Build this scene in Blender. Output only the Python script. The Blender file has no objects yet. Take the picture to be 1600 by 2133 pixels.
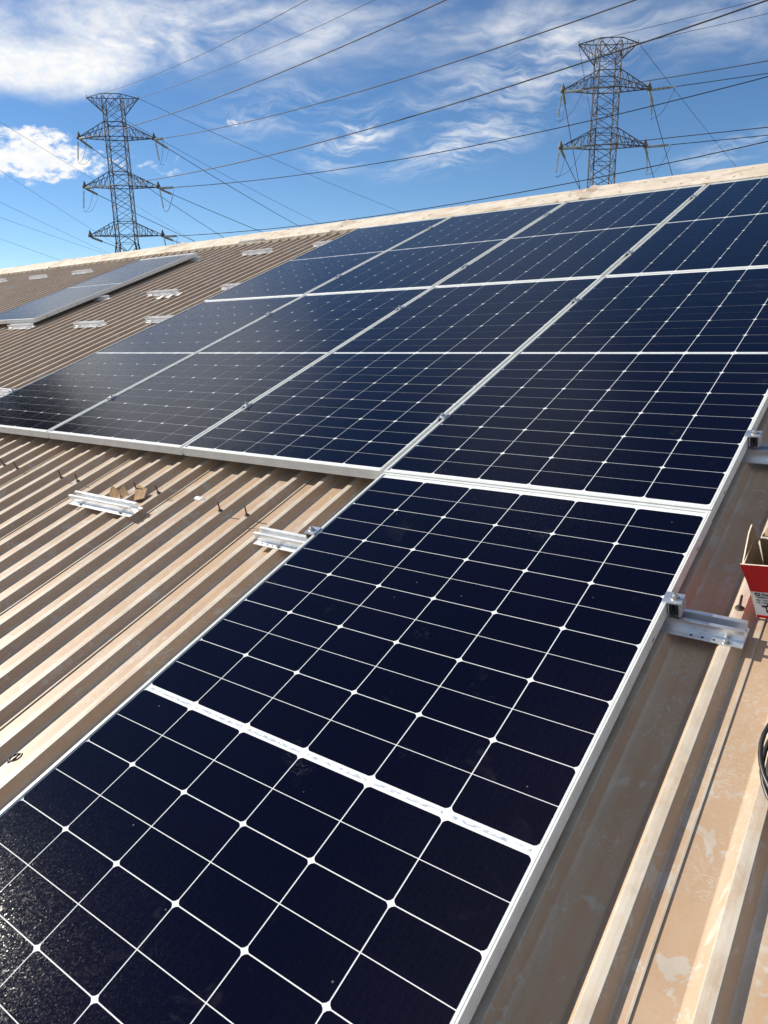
import bpy, bmesh, math, random
from mathutils import Matrix, Vector, noise as mnoise
random.seed(7)
R = math.radians
scene = bpy.context.scene
COL = scene.collection

# ------------------------------------------------------------------ camera, sky, sun, exposure
# The roof plane has its own frame: u along the ridge, v up the slope, n out of the roof.
ROOF = Matrix(((0.99981595, 0.0, -0.01918507, 0), (-0.00616785, 0.94691224, -0.32143298, 0),
               (0.01816658, 0.32149215, 0.94673796, 0), (0, 0, 0, 1)))
cam_axes = ((0.80557977, 0.55008972, -0.22009663), (0.12615532, -0.52221421, -0.84343178), (-0.57890074, 0.65168521, -0.49008194))
cam_pos = ROOF @ Vector((1.00187316, -0.66862912, 1.18465288))
R3 = ROOF.to_3x3()
rt, dn, fw = [R3 @ Vector(a) for a in cam_axes]
cm = Matrix((rt, -dn, -fw)).transposed().to_4x4()
cm.translation = cam_pos
cd = bpy.data.cameras.new('camera')
cd.sensor_fit = 'HORIZONTAL'; cd.sensor_width = 36.0; cd.lens = 36.0 * 1521.844 / 1600.0
cd.clip_start = 0.02; cd.clip_end = 6000
cam = bpy.data.objects.new('camera', cd); COL.objects.link(cam); cam.matrix_world = cm
scene.camera = cam

SUN = R3 @ Vector((-1.37, -0.03, 1.0)).normalized()
sun_el = math.asin(SUN.z); sun_az = math.atan2(SUN.x, SUN.y)
sd = bpy.data.lights.new('sun', 'SUN'); sd.energy = 4.9; sd.angle = R(0.53); sd.color = (1.0, 0.93, 0.82)
so = bpy.data.objects.new('sun', sd); COL.objects.link(so)
so.rotation_euler = SUN.to_track_quat('Z', 'Y').to_euler(); so.location = SUN * 80

scene.view_settings.view_transform = 'Standard'
scene.view_settings.look = 'None'
scene.view_settings.exposure = 0.55
scene.view_settings.gamma = 1.0


class NT:
    """tiny helper to write node trees"""
    def __init__(self, tree):
        self.t = tree; self.n = tree.nodes; self.l = tree.links

    def node(self, typ, **kw):
        nd = self.n.new(typ)
        for k, v in kw.items():
            setattr(nd, k, v)
        return nd

    def put(self, sock, val):
        if hasattr(val, 'is_output'):
            self.l.new(val, sock)
        elif val is not None:
            sock.default_value = val

    def math(self, op, a, b=None, c=None, clamp=False):
        m = self.node('ShaderNodeMath', operation=op, use_clamp=clamp)
        for i, x in enumerate((a, b, c)):
            if x is not None:
                self.put(m.inputs[i], x)
        return m.outputs[0]

    def noise(self, vec, scale, detail=4.0, rough=0.55, dist=0.0):
        m = self.node('ShaderNodeTexNoise')
        if vec is not None:
            self.l.new(vec, m.inputs['Vector'])
        m.inputs['Scale'].default_value = scale; m.inputs['Detail'].default_value = detail
        m.inputs['Roughness'].default_value = rough; m.inputs['Distortion'].default_value = dist
        return m.outputs['Fac']

    def ramp(self, fac, lo, hi, smooth=True):
        m = self.node('ShaderNodeMapRange', interpolation_type='SMOOTHSTEP' if smooth else 'LINEAR')
        self.put(m.inputs[0], fac)
        m.inputs[1].default_value = lo; m.inputs[2].default_value = hi
        m.inputs[3].default_value = 0.0; m.inputs[4].default_value = 1.0
        return m.outputs[0]

    def mix(self, fac, a, b):
        m = self.node('ShaderNodeMix', data_type='RGBA')
        self.put(m.inputs[0], fac)
        for s, x in ((m.inputs[6], a), (m.inputs[7], b)):
            if isinstance(x, tuple):
                x = (*x, 1.0) if len(x) == 3 else x
            self.put(s, x)
        return m.outputs[2]

    def mapping(self, vec, scale=(1, 1, 1), rot=(0, 0, 0), loc=(0, 0, 0)):
        m = self.node('ShaderNodeMapping')
        self.l.new(vec, m.inputs[0])
        m.inputs['Location'].default_value = loc; m.inputs['Rotation'].default_value = rot; m.inputs['Scale'].default_value = scale
        return m.outputs[0]


# ---- world: Nishita sky with procedural cirrus and cumulus fields laid out by azimuth and elevation
world = bpy.data.worlds.new('World'); scene.world = world; world.use_nodes = True
w = NT(world.node_tree); w.n.clear()
sky = w.node('ShaderNodeTexSky', sky_type='NISHITA')
sky.sun_disc = False; sky.sun_elevation = sun_el; sky.sun_rotation = sun_az
sky.altitude = 2600; sky.air_density = 1.0; sky.dust_density = 0.15; sky.ozone_density = 4.0
tc = w.node('ShaderNodeTexCoord')
sep = w.node('ShaderNodeSeparateXYZ'); w.l.new(tc.outputs['Generated'], sep.inputs[0])
X, Y, Z = sep.outputs
az = w.math('MULTIPLY', w.math('ARCTAN2', X, Y), 57.29578)
el = w.math('MULTIPLY', w.math('ARCSINE', Z), 57.29578)
cmb = w.node('ShaderNodeCombineXYZ')
w.l.new(w.math('MULTIPLY', az, 0.1), cmb.inputs[0]); w.l.new(w.math('MULTIPLY', el, 0.1), cmb.inputs[1])
AE = cmb.outputs[0]


def PX(x):      # photograph column -> azimuth, row -> elevation (degrees; near-linear over this small patch of sky)
    return -35.7 + (x - 800) * 0.0317


def PY(y):
    return 19.4 - y * 0.0287


def blob(x, y, rx, ry, tilt=0.0, inner=0.2):
    """soft elliptical region of the sky, 1 in the middle, 0 outside"""
    dx = w.math('SUBTRACT', az, PX(x)); dy = w.math('SUBTRACT', el, PY(y))
    c, s = math.cos(R(tilt)), math.sin(R(tilt))
    a = w.math('ADD', w.math('MULTIPLY', dx, c / (rx * 0.0317)), w.math('MULTIPLY', dy, s / (rx * 0.0317)))
    b = w.math('ADD', w.math('MULTIPLY', dx, -s / (ry * 0.0287)), w.math('MULTIPLY', dy, c / (ry * 0.0287)))
    r = w.math('SQRT', w.math('ADD', w.math('MULTIPLY', a, a), w.math('MULTIPLY', b, b)))
    m = w.node('ShaderNodeMapRange', interpolation_type='SMOOTHSTEP')
    w.l.new(r, m.inputs[0]); m.inputs[1].default_value = 1.0; m.inputs[2].default_value = inner
    m.inputs[3].default_value = 0.0; m.inputs[4].default_value = 1.0
    return m.outputs[0]


def addall(lst):
    o = lst[0]
    for q in lst[1:]:
        o = w.math('ADD', o, q)
    return o


wn = w.node('ShaderNodeTexNoise'); w.l.new(AE, wn.inputs['Vector']); wn.inputs['Scale'].default_value = 2.1; wn.inputs['Detail'].default_value = 3.0
wv = w.node('ShaderNodeVectorMath', operation='SUBTRACT'); w.l.new(wn.outputs['Color'], wv.inputs[0]); wv.inputs[1].default_value = (.5, .5, .5)
ws = w.node('ShaderNodeVectorMath', operation='SCALE'); w.l.new(wv.outputs[0], ws.inputs[0]); ws.inputs['Scale'].default_value = 0.42
wa = w.node('ShaderNodeVectorMath', operation='ADD'); w.l.new(AE, wa.inputs[0]); w.l.new(ws.outputs[0], wa.inputs[1]); AEW = wa.outputs[0]
puff = w.noise(w.mapping(AE, (3.2, 5.5, 1)), 3.0, 9, 0.62, 0.25)
veil = w.noise(w.mapping(AE, (1.0, 2.6, 1), (0, 0, R(14))), 1.7, 9, 0.55, 0.7)
streak = w.noise(w.mapping(AEW, (1.0, 6.5, 1), (0, 0, R(24))), 2.0, 9, 0.54, 0.3)
fine = w.noise(w.mapping(AEW, (2.6, 9.0, 1), (0, 0, R(-28))), 2.6, 8, 0.6, 1.2)
# big soft bank upper left, cumulus below it, feathery streaks in the middle, veil to the right
bank = w.math('ADD', addall([w.math('MULTIPLY', blob(60, 155, 330, 80, 3, 0.1), 0.75), w.math('MULTIPLY', blob(230, 50, 640, 200, 8, 0.0), 0.62)]), w.math('ADD', w.math('MULTIPLY', w.math('SUBTRACT', puff, 0.5), 0.22), w.math('MULTIPLY', w.math('SUBTRACT', veil, 0.5), 0.9)))
d_bank = w.math('MULTIPLY', w.ramp(bank, 0.18, 1.05), 0.92)
cum = w.math('ADD', addall([blob(40, 330, 240, 82, 0, 0.1), w.math('MULTIPLY', blob(470, 232, 90, 26, 0, 0.0), 0.55), w.math('MULTIPLY', blob(300, 335, 190, 60, 0, 0), 0.42),
                            w.math('MULTIPLY', blob(60, 275, 160, 26, 0, 0), 0.5), w.math('MULTIPLY', blob(310, 428, 45, 18, 0, 0), 0.5)]), w.math('MULTIPLY', w.math('SUBTRACT', puff, 0.5), 1.7))
d_cum = w.ramp(cum, 0.42, 0.85)
wisp = addall([w.math('MULTIPLY', blob(730, 272, 170, 80, 22, 0.0), 1.3), blob(980, 290, 280, 72, 12, 0.0), w.math('MULTIPLY', blob(1120, 160, 420, 120, 10, 0), 0.6), w.math('MULTIPLY', blob(560, 210, 260, 80, 10, 0), 0.5), w.math('MULTIPLY', blob(1530, 340, 180, 45, 15, 0), 0.7)])
d_wisp = w.math('MULTIPLY', w.math('MULTIPLY', wisp, w.ramp(w.math('ADD', w.math('MULTIPLY', streak, 0.74), w.math('MULTIPLY', fine, 0.26)), 0.41, 0.70)), 0.9)
veilm = addall([blob(560, 60, 620, 130, 4, 0.0), w.math('MULTIPLY', blob(1130, 70, 360, 140, 10, 0.0), 1.0), w.math('MULTIPLY', blob(1560, 60, 300, 150, 10, 0), 0.8)])
d_veil = w.math('MULTIPLY', w.math('MULTIPLY', w.math('MULTIPLY', veilm, w.ramp(veil, 0.26, 0.70)), w.math('ADD', w.math('MULTIPLY', w.ramp(streak, 0.32, 0.68), 0.55), 0.5)), 0.70)
# unseen cloud: banks mirrored in the glass; behind and overhead veils added for whiter fill
gen = addall([w.math('MULTIPLY', blob(900, -300, 560, 230, 0, 0.2), 0.12), w.math('MULTIPLY', blob(-330, 70, 420, 190, 0, 0.55), 0.8), w.math('MULTIPLY', blob(-300, -235, 800, 300, 0, 0.45), 0.80), w.math('MULTIPLY', blob(330, -240, 260, 200, 20, 0), w.math('MULTIPLY', w.ramp(veil, 0.42, 0.68), 0.55)),
              w.math('MULTIPLY', w.math('MULTIPLY', w.ramp(w.math('ABSOLUTE', w.math('ADD', az, 35.0)), 80.0, 125.0), 0.40), w.ramp(veil, 0.25, 0.6)),
              w.math('MULTIPLY', w.ramp(el, 55.0, 72.0), 0.35), w.math('MULTIPLY', blob(840, -720, 420, 330, 0, 0.3), 0.22)])
dens = addall([d_bank, d_cum, d_wisp, d_veil, gen])
dens = w.math('MINIMUM', dens, 0.97)
bg1 = w.node('ShaderNodeBackground'); bg1.inputs['Strength'].default_value = 0.084
hs = w.node('ShaderNodeHueSaturation'); hs.inputs['Saturation'].default_value = 1.10; hs.inputs['Hue'].default_value = 0.499
w.l.new(sky.outputs[0], hs.inputs['Color']); w.l.new(hs.outputs[0], bg1.inputs['Color'])
bg2 = w.node('ShaderNodeBackground'); bg2.inputs['Strength'].default_value = 0.70
w.put(bg2.inputs['Color'], w.mix(w.ramp(puff, 0.35, 0.6), (0.86, 0.91, 0.97), (1.0, 0.99, 0.97)))
mx = w.node('ShaderNodeMixShader'); w.l.new(dens, mx.inputs[0]); w.l.new(bg1.outputs[0], mx.inputs[1]); w.l.new(bg2.outputs[0], mx.inputs[2])
out = w.node('ShaderNodeOutputWorld'); w.l.new(mx.outputs[0], out.inputs['Surface'])


# ------------------------------------------------------------------ mesh and object helpers
class MB:
    """collects faces of one mesh"""
    def __init__(self):
        self.v = []; self.f = []; self.m = []; self.sm = []

    def quad_strip(self, rows, mat=0, closed=False, smooth=False):
        base = len(self.v); n = len(rows[0])
        for r in rows:
            self.v += [tuple(p) for p in r]
        for i in range(len(rows) - 1):
            for j in range(n if closed else n - 1):
                a = base + i * n + j; b = base + i * n + (j + 1) % n
                self.f.append((a, b, b + n, a + n)); self.m.append(mat); self.sm.append(smooth)

    def poly(self, pts, mat=0):
        b = len(self.v); self.v += [tuple(p) for p in pts]
        self.f.append(tuple(range(b, b + len(pts)))); self.m.append(mat); self.sm.append(False)

    def box(self, c, s, mat=0, mx=None):
        x, y, z = s[0] / 2, s[1] / 2, s[2] / 2
        P = [Vector((sx * x, sy * y, sz * z)) for sx in (-1, 1) for sy in (-1, 1) for sz in (-1, 1)]
        if mx is not None:
            P = [mx @ p for p in P]
        P = [p + Vector(c) for p in P]
        b = len(self.v); self.v += [tuple(p) for p in P]
        for q in ((0, 1, 3, 2), (4, 6, 7, 5), (0, 4, 5, 1), (2, 3, 7, 6), (0, 2, 6, 4), (1, 5, 7, 3)):
            self.f.append(tuple(b + i for i in q)); self.m.append(mat); self.sm.append(False)

    def prism(self, prof, x0, x1, mat=0):
        """convex profile in (y, z), extruded along x"""
        n = len(prof); b = len(self.v)
        for x in (x0, x1):
            self.v += [(x, p[0], p[1]) for p in prof]
        for i in range(n):
            j = (i + 1) % n
            self.f.append((b + i, b + j, b + n + j, b + n + i)); self.m.append(mat); self.sm.append(False)
        self.f.append(tuple(b + i for i in reversed(range(n)))); self.m.append(mat); self.sm.append(False)
        self.f.append(tuple(b + n + i for i in range(n))); self.m.append(mat); self.sm.append(False)

    def bar(self, p, q, r, mat=0, seg=4, r2=None):
        p, q = Vector(p), Vector(q); d = (q - p)
        if d.length < 1e-6:
            return
        d.normalize(); a = d.orthogonal().normalized()
        if abs(d.z) < 0.99:
            a = d.cross(Vector((0, 0, 1))).normalized()
        b = d.cross(a); r2 = r if r2 is None else r2
        rows = []
        for c, rr in ((p, r), (q, r2)):
            rows.append([c + (a * math.cos(2 * math.pi * (k + .5) / seg) + b * math.sin(2 * math.pi * (k + .5) / seg)) * rr for k in range(seg)])
        self.quad_strip(rows, mat, True, seg > 5)
        self.poly(list(reversed(rows[0])), mat); self.poly(rows[1], mat)

    def tube(self, pts, r, seg=6, mat=0, smooth=True):
        pts = [Vector(p) for p in pts]; rows = []; a = None
        for i, p in enumerate(pts):
            d = (pts[min(i + 1, len(pts) - 1)] - pts[max(i - 1, 0)]).normalized()
            if a is None:
                a = d.orthogonal().normalized()
            a = (a - d * a.dot(d)).normalized(); b = d.cross(a)
            rr = r[i] if isinstance(r, (list, tuple)) else r
            rows.append([p + (a * math.cos(2 * math.pi * k / seg) + b * math.sin(2 * math.pi * k / seg)) * rr for k in range(seg)])
        self.quad_strip(rows, mat, True, smooth)
        self.poly(list(reversed(rows[0])), mat); self.poly(rows[-1], mat)

    def lathe(self, prof, seg=12, mat=0, origin=(0, 0, 0), smooth=False):
        o = Vector(origin)
        rows = [[o + Vector((r * math.cos(2 * math.pi * k / seg), r * math.sin(2 * math.pi * k / seg), z)) for k in range(seg)] for r, z in prof]
        self.quad_strip(rows, mat, True, smooth)
        self.poly(list(reversed(rows[0])), mat); self.poly(rows[-1], mat)

    def mesh(self, name, mats):
        me = bpy.data.meshes.new(name)
        me.from_pydata(self.v, [], self.f); me.update()
        for m in mats:
            me.materials.append(m)
        me.polygons.foreach_set('material_index', self.m); me.polygons.foreach_set('use_smooth', self.sm)
        return me

    def build(self, name, mats, parent=None, label=None):
        if not isinstance(mats, (list, tuple)):
            mats = [mats]
        o = bpy.data.objects.new(name, self.mesh(name, mats)); COL.objects.link(o)
        if parent is not None:
            o.parent = parent
        if label:
            o['label'] = label
        return o


def tag(o, label=None, cat=None, group=None, kind=None):
    for k, v in (('label', label), ('category', cat), ('group', group), ('kind', kind)):
        if v:
            o[k] = v
    return o


def thing(name, mx, label, cat, group=None):
    o = bpy.data.objects.new(name, None); COL.objects.link(o); o.matrix_world = mx; o.empty_display_size = 0.1
    return tag(o, label, cat, group)


def onroof(u, v, z, rz=0.0):
    return ROOF @ Matrix.Translation((u, v, z)) @ Matrix.Rotation(rz, 4, 'Z')


def copy_thing(src, mx, label):
    c = src.copy(); COL.objects.link(c); c.matrix_world = mx; c['label'] = label
    for ch in list(src.children):
        d = ch.copy(); COL.objects.link(d); d.parent = c
        for g in list(ch.children):
            e = g.copy(); COL.objects.link(e); e.parent = d
    return c


# ------------------------------------------------------------------ materials
def material(name):
    m = bpy.data.materials.new(name); m.use_nodes = True
    k = NT(m.node_tree); b = m.node_tree.nodes['Principled BSDF']
    return m, k, b


def simple(name, col, rough=0.5, metal=0.0, var=0.08, scale=30.0, bump=0.0, spec=0.5):
    m, k, b = material(name)
    t = k.node('ShaderNodeTexCoord').outputs['Object']
    n = k.noise(t, scale, 5, 0.6)
    c2 = tuple(max(0, c * (1 - var * 2.2)) for c in col); c1 = tuple(min(1, c * (1 + var)) for c in col)
    k.put(b.inputs['Base Color'], k.mix(k.ramp(n, 0.3, 0.7), c2, c1))
    k.put(b.inputs['Roughness'], k.math('ADD', k.math('MULTIPLY', n, 0.2), rough - 0.1))
    b.inputs['Metallic'].default_value = metal; b.inputs['Specular IOR Level'].default_value = spec
    if bump:
        bp = k.node('ShaderNodeBump'); bp.inputs['Strength'].default_value = bump; bp.inputs['Distance'].default_value = 0.002
        k.l.new(n, bp.inputs['Height']); k.l.new(bp.outputs[0], b.inputs['Normal'])
    return m


def roof_material():
    m, k, b = material('painted_roof_sheet')
    o = k.node('ShaderNodeTexCoord').outputs['Object']
    at = k.node('ShaderNodeAttribute', attribute_name='wear').outputs['Fac']
    broad = k.noise(o, 1.3, 4, 0.6)
    mid = k.noise(o, 9.0, 6, 0.65, 0.3)
    grain = k.noise(o, 160.0, 3, 0.6)
    col = k.mix(k.ramp(broad, 0.3, 0.7), (0.38, 0.25, 0.150), (0.45, 0.305, 0.187))
    col = k.mix(k.math('MULTIPLY', k.ramp(grain, 0.35, 0.75), 0.25), col, (0.30, 0.20, 0.13))
    # rusty darker streaks down the slope
    st = k.noise(k.mapping(o, (16, 1.2, 16)), 1.0, 5, 0.6)
    col = k.mix(k.math('MULTIPLY', k.ramp(st, 0.56, 0.72), 0.45), col, (0.34, 0.22, 0.14))
    # worn patches, scuffs and boot marks: pale chalked paint over zinc
    patch = k.noise(k.mapping(o, (1.0, 0.6, 1.0)), 15.0, 6, 0.6, 1.3)
    chips = k.noise(k.mapping(o, (1.0, 0.7, 1.0)), 38.0, 5, 0.6, 1.0)
    spread = k.ramp(k.noise(o, 1.9, 3, 0.5), 0.40, 0.62)
    pat = k.math('MULTIPLY', k.ramp(patch, 0.57, 0.60), k.math('ADD', k.math('MULTIPLY', spread, 0.75), 0.25))
    chp = k.math('MULTIPLY', k.ramp(chips, 0.595, 0.62), k.math('ADD', k.math('MULTIPLY', k.ramp(patch, 0.46, 0.60), 0.9), 0.06))
    smear = k.noise(k.mapping(o, (1.0, 1.0, 1.0), (0, 0, R(35))), 20.0, 3, 0.5, 4.0)
    line = k.math('SUBTRACT', 1.0, k.ramp(k.math('ABSOLUTE', k.math('SUBTRACT', smear, 0.5)), 0.010, 0.022))
    line = k.math('MULTIPLY', line, k.ramp(k.noise(o, 4.6, 3, 0.5), 0.50, 0.58))
    edge = k.math('MULTIPLY', at, k.math('ADD', k.math('MULTIPLY', k.ramp(k.noise(k.mapping(o, (14, 3.0, 14)), 1.8, 6, 0.65), 0.40, 0.50), 0.42), 0.58))
    wear = k.math('MAXIMUM', k.math('MAXIMUM', k.math('MULTIPLY', pat, 0.62), k.math('MULTIPLY', chp, 0.75)), k.math('MULTIPLY', line, 0.6), None, True)
    col = k.mix(wear, col, k.mix(k.ramp(mid, 0.35, 0.65), (0.39, 0.38, 0.35), (0.49, 0.47, 0.42)))
    col = k.mix(k.math('MULTIPLY', edge, 0.9), col, k.mix(k.ramp(mid, 0.35, 0.65), (0.43, 0.385, 0.315), (0.55, 0.51, 0.43)))
    k.put(b.inputs['Base Color'], col)
    k.put(b.inputs['Roughness'], k.math('ADD', k.math('MULTIPLY', mid, 0.2), 0.36))
    b.inputs['Specular IOR Level'].default_value = 0.6
    bp = k.node('ShaderNodeBump'); bp.inputs['Strength'].default_value = 0.25; bp.inputs['Distance'].default_value = 0.002
    k.l.new(k.math('ADD', k.math('MULTIPLY', mid, 1.0), k.math('MULTIPLY', wear, 0.25)), bp.inputs['Height']); k.l.new(bp.outputs[0], b.inputs['Normal'])
    return m


def ridge_material():
    m, k, b = material('weathered_cream_flashing')
    o = k.node('ShaderNodeTexCoord').outputs['Object']
    n = k.noise(o, 5.0, 7, 0.62, 0.4); n2 = k.noise(k.mapping(o, (1, 3, 3)), 2.0, 6, 0.6, 0.6)
    col = k.mix(k.ramp(n2, 0.45, 0.72), (0.54, 0.47, 0.37), (0.40, 0.26, 0.16))
    col = k.mix(k.ramp(n, 0.40, 0.62), col, (0.61, 0.55, 0.45))
    sp = k.noise(o, 15.0, 4, 0.6)
    col = k.mix(k.math('MULTIPLY', k.ramp(sp, 0.61, 0.66), 0.75), col, (0.20, 0.13, 0.08))
    k.put(b.inputs['Base Color'], col); b.inputs['Roughness'].default_value = 0.75
    bp = k.node('ShaderNodeBump'); bp.inputs['Strength'].default_value = 0.5; bp.inputs['Distance'].default_value = 0.01
    k.l.new(n, bp.inputs['Height']); k.l.new(bp.outputs[0], b.inputs['Normal'])
    return m


def glass_layer(name, base_fn, rough=0.10, spec=0.21, dust=True, facet=0.058):
    """anti-glare solar glass over whatever lies behind it"""
    m, k, b = material(name)
    o = k.node('ShaderNodeTexCoord').outputs['Object']
    rnd = k.node('ShaderNodeObjectInfo').outputs['Random']
    off = k.node('ShaderNodeVectorMath', operation='ADD'); k.l.new(o, off.inputs[0])
    cb = k.node('ShaderNodeCombineXYZ'); k.l.new(k.math('MULTIPLY', rnd, 37.0), cb.inputs[0]); k.l.new(k.math('MULTIPLY', rnd, 19.0), cb.inputs[1])
    k.l.new(cb.outputs[0], off.inputs[1]); P = off.outputs[0]
    col = base_fn(k, o, P)
    if dust:
        sm = k.noise(P, 7.0, 6, 0.65, 1.2); where = k.ramp(k.noise(P, 1.6, 2, 0.5), 0.50, 0.68)
        d = k.math('MULTIPLY', k.math('MULTIPLY', k.ramp(sm, 0.58, 0.72), where), 0.018)
        scr = k.noise(k.mapping(P, (1, 1, 1), (0, 0, R(20))), 34.0, 4, 0.5, 2.5)
        ln = k.math('MULTIPLY', k.math('SUBTRACT', 1.0, k.ramp(k.math('ABSOLUTE', k.math('SUBTRACT', scr, 0.5)), 0.004, 0.02)), k.ramp(k.noise(P, 4.5, 3, 0.5), 0.66, 0.74))
        d = k.math('ADD', d, k.math('MULTIPLY', ln, 0.07))
        spk = k.node('ShaderNodeTexVoronoi'); k.l.new(P, spk.inputs['Vector']); spk.inputs['Scale'].default_value = 13.0; spk.inputs['Randomness'].default_value = 1.0
        d = k.math('MAXIMUM', d, k.math('MULTIPLY', k.ramp(spk.outputs['Distance'], 0.035, 0.015), 0.22))
        d = k.math('ADD', d, 0.002)
        col = k.mix(d, col, (0.55, 0.50, 0.46))
    k.put(b.inputs['Base Color'], col)
    b.inputs['Roughness'].default_value = rough; b.inputs['IOR'].default_value = 1.5
    b.inputs['Specular IOR Level'].default_value = spec
    # textured anti-glare surface: tiny facets, each tilted a little its own way
    def facets(scale, amp):
        vo = k.node('ShaderNodeTexVoronoi'); k.l.new(P, vo.inputs['Vector']); vo.inputs['Scale'].default_value = scale
        v1 = k.node('ShaderNodeVectorMath', operation='SUBTRACT'); k.l.new(vo.outputs['Color'], v1.inputs[0]); v1.inputs[1].default_value = (.5, .5, .5)
        v2 = k.node('ShaderNodeVectorMath', operation='SCALE'); k.l.new(v1.outputs[0], v2.inputs[0]); v2.inputs['Scale'].default_value = amp
        return v2.outputs[0]
    add = k.node('ShaderNodeVectorMath', operation='ADD'); k.l.new(facets(310.0, facet), add.inputs[0]); k.l.new(facets(520.0, facet), add.inputs[1])
    ad2 = k.node('ShaderNodeVectorMath', operation='ADD'); k.l.new(add.outputs[0], ad2.inputs[0]); k.l.new(k.node('ShaderNodeNewGeometry').outputs['Normal'], ad2.inputs[1])
    nn = k.node('ShaderNodeVectorMath', operation='NORMALIZE'); k.l.new(ad2.outputs[0], nn.inputs[0]); k.l.new(nn.outputs[0], b.inputs['Normal'])
    return m


def cell_base(k, o, P):
    sp = k.node('ShaderNodeSeparateXYZ'); k.l.new(o, sp.inputs[0])
    cx = k.math('FLOOR', k.math('DIVIDE', sp.outputs[0], 0.1838)); cy = k.math('FLOOR', k.math('DIVIDE', sp.outputs[1], 0.0924))
    rn = k.node('ShaderNodeObjectInfo').outputs['Random']
    cb = k.node('ShaderNodeCombineXYZ'); k.l.new(cx, cb.inputs[0]); k.l.new(cy, cb.inputs[1]); k.l.new(k.math('MULTIPLY', rn, 91.0), cb.inputs[2])
    wn = k.node('ShaderNodeTexWhiteNoise', noise_dimensions='3D'); k.l.new(cb.outputs[0], wn.inputs['Vector'])
    c = k.mix(wn.outputs['Value'], (0.0002, 0.0004, 0.0060), (0.0009, 0.0005, 0.0075))
    bus = k.math('ABSOLUTE', k.math('SUBTRACT', k.math('FRACT', k.math('DIVIDE', sp.outputs[0], 0.01838)), 0.5))
    return k.mix(k.math('MULTIPLY', k.ramp(bus, 0.03, 0.015), 0.005), c, (0.4, 0.42, 0.45))


M_ROOF = roof_material()
M_RIDGE = ridge_material()
M_CELL = glass_layer('dark_blue_cells', cell_base)
M_BACK = glass_layer('white_backsheet', lambda k, o, P: k.mix(0.0, (0.71, 0.73, 0.73), (0.71, 0.73, 0.73)), dust=False)
M_RIBBON = glass_layer('silver_ribbon', lambda k, o, P: k.mix(k.ramp(k.noise(k.mapping(o, (1.0, 3.0, 1)), 60.0, 4, 0.6), 0.42, 0.58), (0.36, 0.41, 0.46), (0.66, 0.70, 0.73)), dust=False)
M_FRAME = simple('anodised_frame', (0.67, 0.69, 0.665), 0.45, 0.05, 0.03, 25)
M_ALU = simple('mill_aluminium', (0.80, 0.82, 0.84), 0.30, 0.85, 0.06, 18)
M_ALU_B = simple('bright_aluminium', (0.86, 0.87, 0.87), 0.38, 0.45, 0.05, 25)
M_STEEL = simple('zinc_steel', (0.50, 0.50, 0.48), 0.35, 0.9, 0.1, 200)
M_DARK = simple('dark_hole', (0.012, 0.012, 0.014), 0.8, 0, 0.05, 50)
M_RUBBER = simple('black_plastic', (0.02, 0.02, 0.022), 0.42, 0, 0.1, 60)
M_RUST = simple('rusty_bolt', (0.10, 0.085, 0.07), 0.6, 0.4, 0.3, 300)
M_PYLON = simple('galvanised_lattice_steel', (0.11, 0.095, 0.078), 0.65, 0.0, 0.3, 0.6)
M_INS = simple('glass_insulator', (0.37, 0.44, 0.44), 0.3, 0, 0.15, 4)
M_WIRE = simple('weathered_conductor', (0.02, 0.021, 0.024), 0.6, 0.4, 0.1, 1)
M_CARD = simple('brown_cardboard', (0.30, 0.19, 0.10), 0.85, 0, 0.12, 40, 0.2, 0.2)
M_CARDW = simple('white_card_edge', (0.62, 0.52, 0.42), 0.85, 0, 0.1, 90, 0, 0.2)
M_RED = simple('glossy_red_print', (0.44, 0.003, 0.007), 0.45, 0, 0.06, 15, 0.15, 0.3)
M_LABEL = simple('grey_white_print', (0.62, 0.61, 0.62), 0.5, 0, 0.04, 20)
M_INK = simple('black_ink', (0.02, 0.02, 0.022), 0.6, 0, 0.1, 40)
M_WHITE = simple('white_plastic', (0.8, 0.79, 0.76), 0.5, 0, 0.05, 60)
M_WALL = simple('plastered_wall', (0.55, 0.50, 0.42), 0.85, 0, 0.12, 1.2, 0.3)
M_GROUND = simple('dry_ground', (0.20, 0.16, 0.10), 0.95, 0, 0.3, 0.05)
M_LEAF = simple('leaf_green', (0.055, 0.075, 0.030), 0.6, 0, 0.35, 1.2)
M_BARK = simple('grey_bark', (0.16, 0.12, 0.09), 0.9, 0, 0.2, 6)

# ------------------------------------------------------------------ ground and warehouse
g = MB(); rows = []
for j in range(25):
    rr = 0.0 if j == 0 else 6.0 * (2500 / 6.0) ** ((j - 1) / 23)
    rows.append([(rr * math.cos(2 * math.pi * i / 48), rr * math.sin(2 * math.pi * i / 48), -6.0 + (0 if rr < 60 else 0.6 * mnoise.noise(Vector((rr * .02, i * .4, 0))))) for i in range(48)])
g.quad_strip(rows, 0, True)
tag(g.build('ground', M_GROUND), kind='structure')

ZR, ZP = -0.079, -0.105
warehouse = thing('warehouse', ROOF @ Matrix.Translation((0, 0, 0)), 'long warehouse under a worn tan ribbed metal roof with cream ridge flashing', 'building')
ribs = [0.711 - 0.1445 * i for i in range(0, 10)]
ribs += [-0.734, -0.878, -1.021, -1.169, -1.313, -1.457, -1.606, -1.750, -1.903, -2.045, -2.197, -2.347, -2.488, -2.632, -2.784, -2.932, -3.085, -3.243, -3.387]
while ribs[-1] > -26:
    ribs.append(ribs[-1] - 0.149)
r_ = [0.864]
while r_[-1] < 8.5:
    r_.append(r_[-1] + 0.148)
ribs = sorted(ribs + r_)
laps = set()
for k in range(-20, 45):
    lp = 0.766 - 0.5843 * k if k <= 4 else -1.577 - 0.596 * (k - 4)
    j = min(range(len(ribs)), key=lambda i: abs(ribs[i] + 0.042 - lp)); laps.add(j)


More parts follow.
